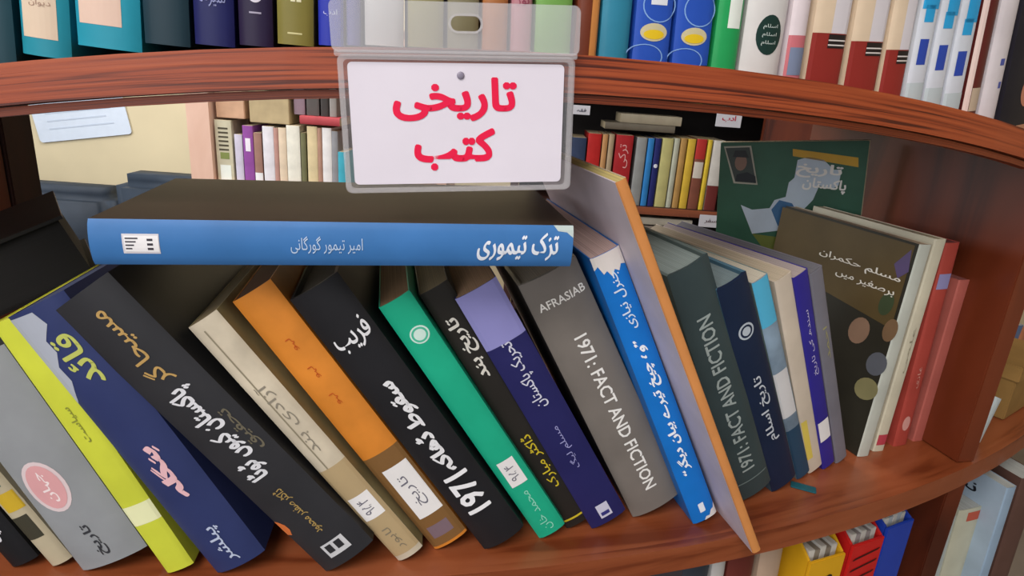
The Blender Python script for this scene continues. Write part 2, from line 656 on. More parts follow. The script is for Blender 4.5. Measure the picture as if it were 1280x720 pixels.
# far left, cut by the frame
b = spine_book([(-140, 540), (-107, 520), (78, 735), (40, 745)], 0.06, 8, 0.14, '#16161a', 'black book with a pale mark at the lower left corner of the photo', inset=0.012, group=G, hard=False, pages='#1c1a18')
write(b, 'پ', 0.24, 0.012, 0.006, 'ccw', '#cfcfd4')
b = spine_book([(-105, 518), (-87, 497), (116, 728), (80, 735)], 0.06, 8, 0.14, '#b8ac92', 'cream book with green and yellow pictures left of the grey book', inset=0.012, group=G, hard=False, pages='#1c1a18')
patch(b, -0.9, 0.6, 0.02, 0.036, '#3d3a2e', 'picture')
patch(b, -0.6, 0.9, 0.040, 0.052, '#c7a52a', 'picture')
patch(b, -0.9, 0.5, 0.056, 0.068, '#2d5a55', 'picture')
b = spine_book([(-85, 490), (-8, 412), (203, 722), (122, 744)], 0.06, 8, 0.15, '#8f9296', 'grey book with a pink oval emblem at the left edge', inset=0.006, group=G, hard=False, left='#6b6e70', pages='#20201f', bulge=0.003)
disc(b, -0.0045, b.H * 0.42, 0.0105, 0.0165, '#d9c6c9', 'emblem')
disc(b, -0.0045, b.H * 0.42, 0.0085, 0.0142, '#d9a0a3', 'emblem', lift=0.00026)
write(b, 'جہان', 0.42, 0.020, 0.006, 'ccw', '#f0dfe0', x=-0.0045, name='emblem_lettering')
write(b, 'تاریخ', 0.13, 0.022, 0.007, 'ccw', '#35363c')
b = spine_book([(-4, 408), (16, 392), (262, 722), (205, 728)], 0.08, 8, 0.15, '#c9cf3f', 'thin bright yellow green book beside the grey book', inset=0.006, group=G, hard=False, pages='#cfca3c', bulge=0.001)
patch(b, -1, 1, 0.035, 0.048, '#e6e7b8', 'colour_band')
write(b, 'سیاست', 0.62, 0.022, 0.004, 'ccw', '#8b8f3a')
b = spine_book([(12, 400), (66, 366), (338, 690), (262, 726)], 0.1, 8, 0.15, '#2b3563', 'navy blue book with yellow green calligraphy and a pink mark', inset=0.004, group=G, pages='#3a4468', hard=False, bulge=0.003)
write(b, 'قائد', 0.815, 0.030, 0.012, 'ccw', '#b9bf62', x=0.001)
write(b, 'بنگلہ', 0.40, 0.036, 0.011, 'ccw', '#e3b6bd', bold=0.05)
write(b, 'پبلشر', 0.10, 0.026, 0.009, 'ccw', '#b9c3dd')
shape_print(b, [(-1, 0.99), (-0.1, 0.985), (0.05, 0.94), (-0.35, 0.90), (-0.3, 0.86), (-0.6, 0.82), (-0.55, 0.77), (-0.9, 0.71), (-1, 0.70)], '#a9aebb', 'painted_highlight')  # highlight of the plastic wrap, painted on the spine as a pale patch
b = spine_book([(62, 396), (130, 340), (470, 682), (402, 718)], 0.13, 8, 0.16, '#2b2b2f', 'thick black book with gold and white calligraphy on its spine', group=G, pages='#6b5f48', bulge=0.003, left='#1d1d20')
write(b, 'مسیحا گر', 0.825, 0.047, 0.013, 'ccw', '#b8955a')
write(b, 'پاکستان کیوں ٹوٹا', 0.52, 0.066, 0.016, 'ccw', '#d9d9df', bold=0.03)
write(b, 'تحقیق', 0.50, 0.03, 0.006, 'ccw', '#6a6353', x=0.0105, name='subtitle_lettering')
write(b, 'ڈاکٹر صفدر محمود', 0.215, 0.036, 0.0075, 'ccw', '#a58a52', name='author_lettering')
e_ = patch(b, -0.4, 0.45, b.H * 0.035, b.H * 0.085, '#c8c8cc', 'emblem')
for k in range(2):
    patch(b, -0.3 + 0.36 * k, -0.06 + 0.36 * k, b.H * 0.05, b.H * 0.078, '#2b2b2f', 'emblem_window', 0.0003, par=e_)
shape_print(b, [(-1, 0.165), (-0.85, 0.16), (-0.74, 0.18), (-0.76, 0.20), (-0.88, 0.215), (-1, 0.222)], '#d0703a', 'worn_spot')
b = spine_book([(230, 415), (272, 386), (528, 688), (498, 702)], 0.17, 9, 0.14, '#c9bda8', 'worn cream paperback between two black books with a white label', group=G, hard=False, bulge=0.002, var=0.3, pages='#7a6a4c', left='#8d8460')
patch(b, -1, 1, 0.004, b.H * 0.42, '#b39c76', 'brown_tape')
patch(b, -0.32, -0.22, b.H * 0.42, b.H * 0.97, '#8f8570', 'groove', 0.0002)
write(b, 'آزادی ہند', 0.62, 0.05, 0.008, 'ccw', '#8d8577', bold=0.0)
sticker(b, -0.75, 0.75, 0.19, 0.29, '۹۵۴')
write(b, 'لاہور', 0.09, 0.018, 0.006, 'ccw', '#857a66', bold=0.0)
b = spine_book([(284, 386), (342, 344), (580, 668), (548, 688)], 0.19, 10, 0.14, '#d3822e', 'orange book with a brown lower part and a white label', group=G, hard=False, bulge=0.002, var=0.22, pages='#5e3a20')
patch(b, -1, 1, 0.002, b.H * 0.40, '#7d5a33', 'brown_band')
patch(b, -0.6, 0.6, 0.008, b.H * 0.09, '#7a6670', 'purple_stain', 0.00016)
sticker(b, -0.55, 0.85, 0.13, 0.34, 'تاریخ')
for zz in (0.62, 0.72, 0.82):
    write(b, 'لہو', zz, 0.008, 0.004, 'ccw', '#c0561f', bold=0.0, name='spine_mark')
b = spine_book([(358, 380), (424, 340), (658, 665), (604, 688)], 0.2, 11, 0.15, '#1d1d21', 'black book with white Urdu title and large 1971 near its foot', group=G, pages='#4a4238', bulge=0.003)
write(b, 'فریب', 0.835, 0.021, 0.017, 'h', '#e2e2e6', x=0.001)
write(b, 'سقوط ڈھاکہ', 0.495, 0.070, 0.0135, 'ccw', '#e2e2e6', bold=0.035)
write(b, '1971', 0.225, 0.031, 0.0155, 'ccw', '#ececf0', bold=-0.03)
b = spine_book([(470, 388), (515, 362), (708, 660), (674, 672)], 0.23, 12, 0.14, '#1ba884', 'bright green book with a round white seal and a white label', group=G, hard=False, pages='#8a6a4a', bulge=0.0015)
disc(b, 0.001, b.H * 0.87, 0.0055, 0.0055, '#cfe8df', 'seal')
disc(b, 0.001, b.H * 0.87, 0.0046, 0.0046, '#4bb999', 'seal_ring', lift=0.00026, hole=0.75)
sticker(b, -0.55, 0.6, 0.24, 0.35, '۹۵۴')
write(b, 'محمد خان', 0.115, 0.035, 0.007, 'ccw', '#8fd8c0', bold=0.0)
b = spine_book([(520, 372), (564, 348), (738, 648), (710, 660)], 0.25, 12, 0.13, '#25221f', 'narrow black book with white title and yellow author name', group=G, hard=False, pages='#8b7a5c', bulge=0.0012)
write(b, 'تاریخ ہند', 0.78, 0.044, 0.0105, 'ccw', '#d8d4cc', bold=0.02)
write(b, 'ڈاکٹر مبارک', 0.30, 0.045, 0.0085, 'ccw', '#c9b32c', bold=0.01)
patch(b, -1, 1, b.H * 0.03, b.H * 0.038, '#c9b32c', 'yellow_line')
b = spine_book([(566, 380), (624, 342), (783, 642), (741, 660)], 0.27, 13, 0.14, '#23235a', 'navy book with a lavender band at the top of its spine', group=G, hard=False, pages='#b08a6a', bulge=0.0015)
patch(b, -1, 1, b.H * 0.80, b.H, '#8e8cc6', 'lavender_band')
write(b, 'تحریک پاکستان', 0.67, 0.05, 0.0095, 'ccw', '#cfcfe0', bold=0.01)
write(b, 'مسلم لیگ', 0.36, 0.035, 0.0065, 'ccw', '#9a9acd', bold=0.0)
e_ = patch(b, -0.3, 0.35, b.H * 0.025, b.H * 0.085, '#c9c9dc', 'emblem')
patch(b, -0.2, 0.25, b.H * 0.035, b.H * 0.05, '#33337a', 'emblem_window', 0.0003, par=e_)
b = spine_book([(643, 362), (728, 320), (852, 620), (795, 648)], 0.29, 14, 0.14, '#77706a', 'thick grey book lettered 1971 FACT AND FICTION in white', group=G, pages='#9a8f80', bulge=0.003, left='#6a635d')
write(b, 'AFRASIAB', 0.905, 0.030, 0.0055, 'h', '#eeeae4', x=0.001, name='author_lettering', bold=-0.012)
write(b, '1971: FACT AND FICTION', 0.43, 0.128, 0.0085, 'cw', '#efece8', x=0.001, bold=-0.016)
b = spine_book([(735, 324), (778, 308), (897, 642), (868, 656)], 0.32, 15, 0.14, '#1272c8', 'bright blue paperback with white quotation title and torn white top', group=G, hard=False, pages='#c8aaa4', bulge=0.0012)
shape_print(b, [(-1, 1), (-1, 0.962), (-0.75, 0.972), (-0.55, 0.944), (-0.3, 0.950), (-0.1, 0.930), (0.2, 0.946), (0.45, 0.936), (0.7, 0.952), (1, 0.945), (1, 1)], '#e4dcd6', 'torn_top')
shape_print(b, [(-0.1, 0), (0.1, 0.012), (0.4, 0.010), (0.6, 0.026), (0.85, 0.03), (1, 0.045), (1, 0)], '#dfdad6', 'torn_foot')
write(b, 'جنرل نیازی', 0.85, 0.040, 0.007, 'ccw', '#d8e4f2', name='author_lettering')
write(b, '”وہ چیخ تیرے بیان دیگر“', 0.46, 0.110, 0.0095, 'ccw', '#f0f4fa', bold=0.03)
write(b, '1', 0.055, 0.004, 0.008, 'h', '#e8eef6', name='volume_number')
b = spine_book([(768, 229), (786, 222), (952, 688), (942, 692)], 0.33, 15, 0.165, '#d08a4e', 'tall thin book with orange spine and pale lavender cover jutting forward', group=G, hard=False, left='#d8ccd6', right='#c9b9a0', pages='#d6c27c', bulge=0.0008)
b = spine_book([(832, 345), (892, 320), (966, 604), (926, 628)], 0.36, 22, 0.14, '#39474a', 'slate grey book lettered 1971 FACT AND FICTION reading upwards', group=G, pages='#8d9a98', bulge=0.002, left='#5f6d6c')
write(b, '1971: FACT AND FICTION', 0.47, 0.135, 0.0105, 'ccw', '#a5b0af', x=-0.001, bold=-0.016)
patch(b, -0.9, 0.9, b.H * 0.075, b.H * 0.08, '#6e7c7c', 'rule_line')
b = spine_book([(900, 364), (934, 340), (1001, 598), (963, 613)], 0.39, 25, 0.14, '#15243f', 'dark navy book with a round white emblem near its top', group=G, pages='#76868a', bulge=0.0015, left='#4a6d80')
disc(b, 0.0, b.H * 0.79, 0.0062, 0.0062, '#b9c2cc', 'emblem')
disc(b, 0.0, b.H * 0.79, 0.0048, 0.0048, '#15243f', 'emblem_ring', lift=0.00026, hole=0.7)
write(b, 'تاریخ اسلام', 0.42, 0.062, 0.010, 'ccw', '#c3c9d2')
b = spine_book([(936, 352), (966, 345), (1011, 588), (1000, 600)], 0.41, 27, 0.14, '#7f93a6', 'book with pale blue and white snowy picture on its spine', group=G, hard=False, pages='#cfc6b4', bulge=0.0008, var=0.5, left='#7d8d8a')
patch(b, -1, 1, b.H * 0.80, b.H, '#54b3d8', 'sky_print')
patch(b, -1, 0.8, b.H * 0.35, b.H * 0.58, '#d5d3d4', 'snow_print')
patch(b, -1, 1, 0, b.H * 0.28, '#27455e', 'mountain_print')
b = spine_book([(966, 347), (994, 345), (1029, 584), (1012, 588)], 0.425, 28, 0.14, '#cdbfae', 'thin cream book beside the purple spined book', group=G, hard=False, pages='#c8b8a0', bulge=0.0006)
patch(b, -0.9, -0.2, b.H * 0.08, b.H * 0.3, '#d9c25a', 'yellow_mark')
b = spine_book([(993, 347), (1011, 337), (1046, 577), (1028, 586)], 0.435, 29, 0.14, '#312a8c', 'thin book with a purple blue spine and white lettering', group=G, hard=False, pages='#b7a9a6', bulge=0.0006)
write(b, 'سندھ کی تاریخ', 0.68, 0.06, 0.005, 'ccw', '#cfc9ea', bold=0.0)
sticker(b, -0.8, 0.8, 0.16, 0.27)
b = spine_book([(1011, 340), (1031, 336), (1060, 571), (1046, 578)], 0.445, 29, 0.14, '#77757f', 'thin grey book in a clear wrap right of the purple spine', group=G, hard=False, pages='#77757c', bulge=0.0006, left='#807c86')
write(b, 'احمد', 0.66, 0.03, 0.004, 'ccw', '#a8a268', bold=0.0)

# the right-hand end, nearly upright against the partition
b = spine_book([(1149, 312), (1168, 300), (1088, 568), (1071, 573)], 0.49, 19, 0.146, '#b9bcb2', 'book with cream spine and dark green cover with oval portraits', group=G, hard=False, left='#2c2a22', right='#c8bca6', pages='#bfa98e', bulge=0.0006)
DARK = b
b = spine_book([(1170, 300), (1185, 298), (1107, 561), (1090, 567)], 0.50, 19, 0.128, '#c6bfa9', 'cream spined book left of the red books by the partition', group=G, hard=False, pages='#c9bb9c', bulge=0.0006)
write(b, 'علمی', 0.5, 0.04, 0.004, 'ccw', '#8a8470', bold=0.0)
patch(b, -0.8, 0.8, 0.006, 0.016, '#b4414e', 'red_mark')
b = spine_book([(1185, 305), (1200, 302), (1137, 554), (1114, 560)], 0.515, 19, 0.105, '#a34238', 'dull red book beside the cream spine near the partition', group=G, hard=False, pages='#7a3a36', bulge=0.0006)
sticker(b, -0.8, 0.8, 0.79, 0.86, None, '#8a86b0')
disc(b, 0, b.H * 0.12, 0.004, 0.007, '#c9938a', 'emblem')
write(b, 'غازی', 0.36, 0.02, 0.004, 'ccw', '#cf9a8e', bold=0.0)
b = spine_book([(1201, 352), (1214, 348), (1158, 549), (1139, 553)], 0.53, 19, 0.095, '#a85a50', 'shorter faded red book nearest the partition', group=G, hard=False, pages='#8a4a44', bulge=0.0006)


# printed things on the dark cover's left face (local x = -T/2)
def cover_face(B, pts, color, name, lift=0.0003):
    vs = [(-B.T / 2 - lift, y, z) for y, z in pts]
    return link(name, mesh(vs, [tuple(range(len(vs)))]), mat(color, 0.35, 0.15), B.o)


def oval(cy, cz, ry, rz, n=18):
    return [(cy + ry * math.cos(2 * math.pi * i / n), cz + rz * math.sin(2 * math.pi * i / n)) for i in range(n)]


def side_text(B, s, cy, cz, length, height, color, name='title_lettering'):
    vs, fs, wd, ht = text_geo(s, 0.01)
    out = [(-B.T / 2 - 0.0006 - e, cy - x * length / wd, cz + y * height / ht) for x, y, e in vs]
    return link(name, mesh(out, fs), mat(color, 0.4, 0.03), B.o)


H_ = DARK.H
MD = DARK.o.matrix_world.copy()


def face_pt(px, py):
    q = MD.inverted() @ at_plane(px, py, MD @ Vector((-DARK.T / 2, 0, 0)), MD.col[0].to_3d())
    return (q.y, q.z)


def face_oval(px, py, rx, ry, ang):
    out = []
    for i in range(18):
        a = 2 * math.pi * i / 18
        x, y = rx * math.cos(a), ry * math.sin(a)
        out.append(face_pt(px + x * math.cos(ang) - y * math.sin(ang), py + x * math.sin(ang) + y * math.cos(ang)))
    return out


cover_face(DARK, [(0.004, H_ * 0.99), (0.150, H_ * 0.99), (0.150, H_ * 0.70), (0.004, H_ * 0.62)], '#5a4a2c', 'olive_print', 0.0002)
for (px_, py_, rx, ry, cc) in ((1074, 413, 13, 17, '#8d705c'), (1113, 413, 9, 15, '#7d6248'), (1096, 455, 13, 15, '#5d6068'), (1083, 486, 15, 14, '#86805a'), (1108, 380, 9, 15, '#3e4a32')):
    cover_face(DARK, face_oval(px_, py_, rx, ry, 0.4), cc, 'portrait_oval')
for s_, (px_, py_), L, hh, nm in (('مسلم حکمران', (1072, 332), 0.085, 0.008, 'title_lettering'), ('برصغیر میں', (1080, 353), 0.06, 0.007, 'subtitle_lettering')):
    y_, z_ = face_pt(px_, py_)
    side_text(DARK, s_, y_, z_, L, hh, '#e6e0d4', nm)
cover_face(DARK, [face_pt(*p) for p in ((1118, 330), (1140, 312), (1136, 340), (1122, 348))], '#5b4d74', 'violet_print')

# small teal scrap sticking out at the foot of the navy book
q = at_plane(992, 600, Vector((0, 0, ZL + 0.002)), Vector((0, 0, 1)))
me = box_me(-0.006, 0.012, -0.004, 0.004, 0.0, 0.0012, 0.0004)
me.transform(Matrix.Rotation(math.radians(-22), 4, 'Z'))
o = link('paper_scrap', me, mat('#1f5a66', 0.5))
o.location = (q.x + 0.002, q.y - 0.006, ZL + 0.0003)
tag(o, 'small teal scrap lying on the shelf at the foot of the navy book', 'scrap')

# ---------------------------------------------------------------- the book lying flat on top of the row
yaw = math.radians(10)
n = Vector((math.sin(yaw), -math.cos(yaw), 0))
P = arc_pt(0.17) + n * 0.004
t, n_, up, pr, H, T, base = fit([(718, 283), (714, 335), (112, 332), (110, 275)], yaw, P)
# turned on its side: foot at the left, head at the right
FLAT = make_book('book', frame(t, n_, up, pr, base, P), T, H, 0.118, '#3a72b0', left='#372a22', right='#372a22', pages='#5a4c40',
                 label='blue spined book lying flat across the tops of the leaning books', group='books on the middle shelf', bulge=0.002)
b = FLAT
write(b, 'تزک تیموری', 0.875, 0.041, 0.0145, 'ccw', '#e3e8f2', bold=0.02)
write(b, 'امیر تیمور گورگانی', 0.463, 0.033, 0.0085, 'ccw', '#bcd0ea', name='author_lettering', bold=0.0)
e_ = patch(b, -0.42, 0.45, b.H * 0.062, b.H * 0.132, '#d7d3da', 'emblem')
patch(b, -0.34, 0.36, b.H * 0.066, b.H * 0.131, '#efecef', 'emblem_field', 0.0003, par=e_)
for k in range(4):
    patch(b, -0.26 + 0.15 * k, -0.20 + 0.15 * k, b.H * 0.068, b.H * (0.092 - 0.004 * k), '#3c3640', 'emblem_stroke', 0.0004, par=e_)
for k in range(3):
    patch(b, -0.22 + 0.2 * k, -0.12 + 0.2 * k, b.H * 0.109, b.H * 0.12, '#3c3640', 'emblem_stroke', 0.0004, par=e_)
shape_print(b, [(-1, 0.955), (-0.75, 0.965), (-0.7, 0.985), (-0.45, 1), (-1, 1)], '#b9c6c4', 'worn_corner')

# black book lying askew on the tops at the far left
A = at_y(108, 316, 0.375)
tl_ = math.radians(22)
zz_ = math.radians(38)
X_ = Vector((math.cos(tl_) * math.cos(zz_), math.cos(tl_) * math.sin(zz_), math.sin(tl_)))
Y_ = Vector((-math.sin(zz_), math.cos(zz_), 0))
Z_ = X_.cross(Y_)
O_ = A - X_ * 0.14
# local book frame: spine towards the far end, thickness along Z_
Mb = Matrix(((Z_.x, X_.x, Y_.x, O_.x), (Z_.y, X_.y, Y_.y, O_.y), (Z_.z, X_.z, Y_.z, O_.z), (0, 0, 0, 1)))
make_book('book', Mb @ Matrix.Translation((0.006, 0, 0)), 0.040, 0.085, 0.14, '#1b1817', label='black book lying askew on top of the leaning books at the left edge', group='books on the middle shelf', pages='#191615')

# ================================================================== SIGN HOLDER
yaw = math.radians(11)
t = Vector((math.cos(yaw), math.sin(yaw), 0))
n = Vector((math.sin(yaw), -math.cos(yaw), 0))
P = arc_pt(0.2) + n * 0.009
q00 = at_plane(436, 241, P, n)
q11 = at_plane(716, -2, P, n)
q0 = at_plane(709, 236, P, n)
ux = (q0 - q00).normalized()
uz = n.cross(ux).normalized()
if uz.z < 0:
    uz = -uz
uy = uz.cross(ux)
W_ = (q0 - q00).length
Hs = (at_plane(420, -2, P, n) - q00).dot(uz)
sign = empty('sign_holder', mtx=Matrix(((ux.x, uy.x, uz.x, q00.x), (ux.y, uy.y, uz.y, q00.y), (ux.z, uy.z, uz.z, q00.z), (0, 0, 0, 1))))
tag(sign, 'clear plastic sign holder with red Urdu lettering hung on the upper shelf', 'sign')


def round_rect(x0, x1, z0, z1, r, k=4):
    out = []
    for cx, cz, a0 in ((x1 - r, z1 - r, 0), (x0 + r, z1 - r, 90), (x0 + r, z0 + r, 180), (x1 - r, z0 + r, 270)):
        for i in range(k + 1):
            a = math.radians(a0 + 90 * i / k)
            out.append((cx + r * math.cos(a), cz + r * math.sin(a)))
    return out


fn = lambda u, v, d: (u, d, v)
x0s, x1s = -0.001, W_ + 0.001
zc = Hs * 0.735


def ring_plate(outer, inner, d0, d1):
    """plate with a hole: both outlines have the same count of points"""
    n_ = len(outer)
    vs = [fn(u, v, d) for d in (d0, d1) for (u, v) in outer + inner]
    fs = []
    for i in range(n_):
        j = (i + 1) % n_
        fs += [(i, j, n_ + j, n_ + i), (2 * n_ + i, 3 * n_ + i, 3 * n_ + j, 2 * n_ + j), (i, 2 * n_ + i, 2 * n_ + j, j), (n_ + i, n_ + j, 3 * n_ + j, 3 * n_ + i)]
    return mesh(vs, fs)


hx, hz = W_ * 0.53, Hs * 0.895
link('hanging_flap', ring_plate(round_rect(x0s - 0.002, x1s + 0.002, zc + 0.0006, Hs, 0.003), round_rect(hx - 0.0065, hx + 0.0065, hz - 0.003, hz + 0.003, 0.0029), -0.0006, 0.0006), HAZY, sign)
link('hole_rim', ring_plate(round_rect(hx - 0.0075, hx + 0.0075, hz - 0.004, hz + 0.004, 0.0039), round_rect(hx - 0.0066, hx + 0.0066, hz - 0.0031, hz + 0.0031, 0.003), -0.0010, 0.0010), RIM, sign)
link('fold_ridge', box_me(x0s - 0.001, x1s + 0.001, -0.0017, -0.0007, zc - 0.0010, zc + 0.0016, 0.0004), RIM, sign)
link('back_sheet', prism(round_rect(x0s, x1s, 0, zc, 0.003), fn, 0.0012, 0.0020), CLEAR, sign)
link('frame_rim', ring_plate(round_rect(x0s, x1s, 0, zc, 0.003), round_rect(x0s + 0.0024, x1s - 0.0024, 0.0020, zc - 0.0022, 0.002), -0.0016, 0.0008), RIM, sign)
card = link('card', prism(round_rect(x0s + 0.0040, x1s - 0.0045, 0.0036, zc - 0.0032, 0.002), fn, 0.0001, 0.0007), mat('#e3dce8', 0.5, 0.03), sign)
sf = lambda X: -0.0001
cxm = W_ * 0.505
lettering(card, 'تاریخی', cxm - 0.0025, zc * 0.690, 0.0555, 0.0190, 'h', '#ea1848', sf, 'sign_lettering', -0.035)
lettering(card, 'کتب', cxm - 0.003, zc * 0.320, 0.0370, 0.0190, 'h', '#ea1848', sf, 'sign_lettering', -0.04)
nv, nf = [], []
me = bpy.data.meshes.new('rivet')
bm = bmesh.new()
bmesh.ops.create_uvsphere(bm, u_segments=12, v_segments=6, radius=0.0017)
bm.to_mesh(me)
bm.free()
me.transform(Matrix.Translation((cxm, -0.0002, zc * 0.86)) @ Matrix.Diagonal((1, 0.4, 1, 1)))
link('rivet', me, mat('#8d8698', 0.3), sign)

# ================================================================== BOOKS ON THE UPPER SHELF
GU = 'books on the upper shelf'


def upper(xl, xr, yb, phi, spine, label, yawd=None, lean=0, inset=0.012, D=0.14, H=0.17, **kw):
    """spine between pixels xl..xr at height yb (just above the shelf edge), standing on the upper shelf"""
    yw = math.degrees(phi) if yawd is None else yawd
    xm = (xl + xr) / 2
    lean = 0.5 * lean + 0.5 * 110 * (xm - 518) / 2350
    q = [(xl + lean, yb - 110), (xr + lean, yb - 110), (xr, yb), (xl, yb)]
    B = spine_book(q, phi, yw, D, spine, label, inset=inset, ground=ztop(phi) + 0.0006, group=GU, height=H, **kw)
    return B


b = upper(-60, 18, 70, 0.03, '#123c48', 'dark teal book at the far left of the upper shelf', lean=2)
b = upper(20, 86, 68, 0.06, '#1f8ba0', 'teal book with cream label, nearer the left edge of the photo', lean=6, bulge=0.003)
patch(b, -0.8, 0.62, 0.0075, 0.045, '#d8c3ac', 'label_patch')
write(b, 'دیوان', 0.022 / b.H, 0.009, 0.003, 'h', '#a98a78', name='label_lettering', bold=0)
b = upper(90, 176, 66, 0.09, '#2193ab', 'teal book with cream label beside the dark green book', lean=4, bulge=0.003)
patch(b, -0.85, 0.5, 0.0095, 0.05, '#dcbfae', 'label_patch')
write(b, 'دیوان', 0.024 / b.H, 0.010, 0.003, 'h', '#b09080', name='label_lettering', bold=0)
b = upper(177, 238, 62, 0.115, '#15313d', 'dark green blue plain book on the upper shelf', lean=2)
b = upper(240, 294, 58, 0.125, '#161a55', 'navy book with a silver scribble on the upper shelf', lean=2)
write(b, 'سیرت', 0.019 / b.H, 0.011, 0.006, 'h', '#8d93c0', bold=0)
b = upper(296, 342, 56, 0.135, '#221638', 'dark purple book with small white emblem', lean=2)
disc(b, 0.0005, 0.021, 0.003, 0.003, '#d4d0dc', 'emblem')
patch(b, -0.3, 0.4, 0.0135, 0.0142, '#a8a2b8', 'rule_line')
b = upper(344, 393, 56, 0.15, '#7c7436', 'olive gold book with a white square emblem', lean=4)
for i in range(2):
    for j in range(2):
        patch(b, -0.2 + 0.32 * i, 0.05 + 0.32 * i, 0.018 + 0.0036 * j, 0.021 + 0.0036 * j, '#dcd8b4', 'emblem_square')
patch(b, -0.4, 0.4, 0.0045, 0.0052, '#c9c48e', 'rule_line')
b = upper(396, 430, 54, 0.16, '#2633a6', 'royal blue book left of the sign holder', lean=3)
write(b, 'ادب', 0.014 / b.H, 0.006, 0.003, 'h', '#c3c8ee', bold=0)
b = upper(432, 452, 53, 0.17, '#4a4a86', 'slim violet book behind the sign holder', lean=1)
b = upper(454, 506, 53, 0.18, '#bdbcbc', 'pale grey book behind the sign holder', lean=1)
b = upper(508, 556, 53, 0.19, '#8c8758', 'olive grey book behind the sign holder', lean=1)
b = upper(558, 600, 54, 0.2, '#7b7558', 'khaki book behind the middle of the sign holder', lean=1)
b = upper(602, 636, 55, 0.21, '#a4673a', 'orange brown book behind the sign holder', lean=1)
b = upper(638, 666, 56, 0.215, '#b07a83', 'pink book behind the right of the sign holder', lean=1)
write(b, 'نور', 0.022 / b.H, 0.006, 0.004, 'h', '#8c2f4c', bold=0)
b = upper(668, 716, 58, 0.23, '#6fa04e', 'light green book at the right edge of the sign holder', lean=2)
b = upper(718, 748, 66, 0.24, '#6b2f18', 'dark brown book with orange stripe on the upper shelf', lean=8, D=0.13)
patch(b, 0.2, 1.0, 0, 0.2, '#cf8a4a', 'orange_stripe')
b = upper(749, 788, 68, 0.255, '#2c7f9b', 'blue green book between brown and royal blue books', lean=8)
write(b, 'غ', 0.03 / b.H, 0.004, 0.006, 'h', '#12354c', bold=0)
for k, (xl, xr, lab) in enumerate(((790, 838, 'royal blue book with yellow emblem next to the blue green book'), (840, 888, 'royal blue book with yellow emblem next to the green book'))):
    b = upper(xl, xr, 74 + 7 * k, 0.27 + 0.017 * k, '#2450b4', lab, lean=8, bulge=0.0012)
    e_ = disc(b, 0.0, 0.0135, 0.0072, 0.0042, '#c9c09a', 'emblem')
    disc(b, 0.0, 0.0125, 0.0055, 0.0022, '#e2c022', 'emblem_band', 0.0003, par=e_)
    disc(b, -0.004, 0.002, 0.010, 0.006, '#7fa6dc', 'swirl_line', 0.0002, hole=0.93)
    disc(b, 0.002, 0.026, 0.009, 0.008, '#7fa6dc', 'swirl_line', 0.0002, hole=0.93)
    if k == 0:
        patch(b, -0.3, 0.6, 0.026, 0.05, '#dfe3ea', 'label_patch')
b = upper(890, 923, 88, 0.305, '#1f9a54', 'green book with a white vertical label on the upper shelf', lean=12)
patch(b, -0.3, 0.75, 0.020, 0.06, '#e3eae2', 'label_patch')
b = upper(925, 978, 96, 0.325, '#d4d1cf', 'white book with a dark oval emblem', lean=14, bulge=0.003, left='#c4c0bd')
disc(b, 0.001, 0.0195, 0.0078, 0.0098, '#16342f', 'emblem')
for k in range(3):
    write(b, 'اسلام', (0.0155 + 0.004 * k) / b.H, 0.009, 0.0026, 'h', '#c9d6d2', bold=0, x=0.001, name='emblem_lettering')
b = upper(980, 1003, 101, 0.34, '#d9ccd0', 'thin pinkish white book with a photo strip at its foot', lean=12)
patch(b, -1, 1, 0.0, 0.022, '#c06a72', 'photo_strip')
patch(b, -0.8, 0.8, 0.002, 0.016, '#74809a', 'photo_strip', 0.0003)
for k, (xl, xr, yb, lab) in enumerate(((1005, 1050, 112, 'white book with red foot, left of the three alike'), (1053, 1095, 122, 'white book with red foot, middle of the three alike'), (1097, 1127, 130, 'white book with red foot, right of the three alike'))):
    b = upper(xl, xr, yb, 0.36 + 0.022 * k, '#d9c3a8', lab, lean=14, bulge=0.001)
    patch(b, -1, 1, 0.0, 0.026, '#8c2a24', 'red_foot')
    patch(b, -0.05, 1, 0.026, 0.2, '#d5cfd4', 'white_strip')
    e_ = patch(b, -0.15, 0.95, 0.0185, 0.0255, '#241c1c', 'striped_band', 0.0003)
    for j in range(2):
        patch(b, -0.15, 0.95, 0.0197 + 0.0024 * j, 0.0204 + 0.0024 * j, '#d8d0cc', 'stripe', 0.0004, par=e_)
    patch(b, -0.25, 0.0, 0.053, 0.0555, '#241c1c', 'mark', 0.0003)
    patch(b, 0.15, 0.5, 0.053, 0.0555, '#241c1c', 'mark', 0.0003)
for k, (xl, xr, yb, lab) in enumerate(((1129, 1152, 138, 'white book with sky blue and dark blue marks beside the red footed books'), (1153, 1176, 142, 'white book with sky blue top, middle of the three'), (1177, 1200, 146, 'white book with sky blue top next to the maroon spine'))):
    b = upper(xl, xr, yb, 0.425 + 0.014 * k, '#cfd3dc', lab, lean=14, bulge=0.001)
    patch(b, -0.5 if k else -0.9, 0.9, 0.052, 0.2, '#2a9ed6', 'sky_print')
    patch(b, -0.6, 0.4, 0.045, 0.054, '#2a9ed6', 'sky_print')
    patch(b, -0.6, 0.35, 0.022, 0.036, '#2b47a8', 'blue_mark')
    patch(b, -1, 1, 0, 0.012, '#b9c4c8', 'grey_foot')
b = upper(1203, 1222, 151, 0.465, '#5c201e', 'maroon book with pale border on the upper shelf', lean=14)
patch(b, -1, -0.55, 0, 0.2, '#dcc3bb', 'pale_border')
patch(b, -0.5, 0.7, 0.004, 0.018, '#b9a690', 'label_patch')
b = upper(1224, 1246, 155, 0.475, '#d2c9cc', 'white book with small blue marks at the right end of the upper shelf', lean=14)
patch(b, 0.2, 0.6, 0.02, 0.024, '#4a55a0', 'blue_mark')
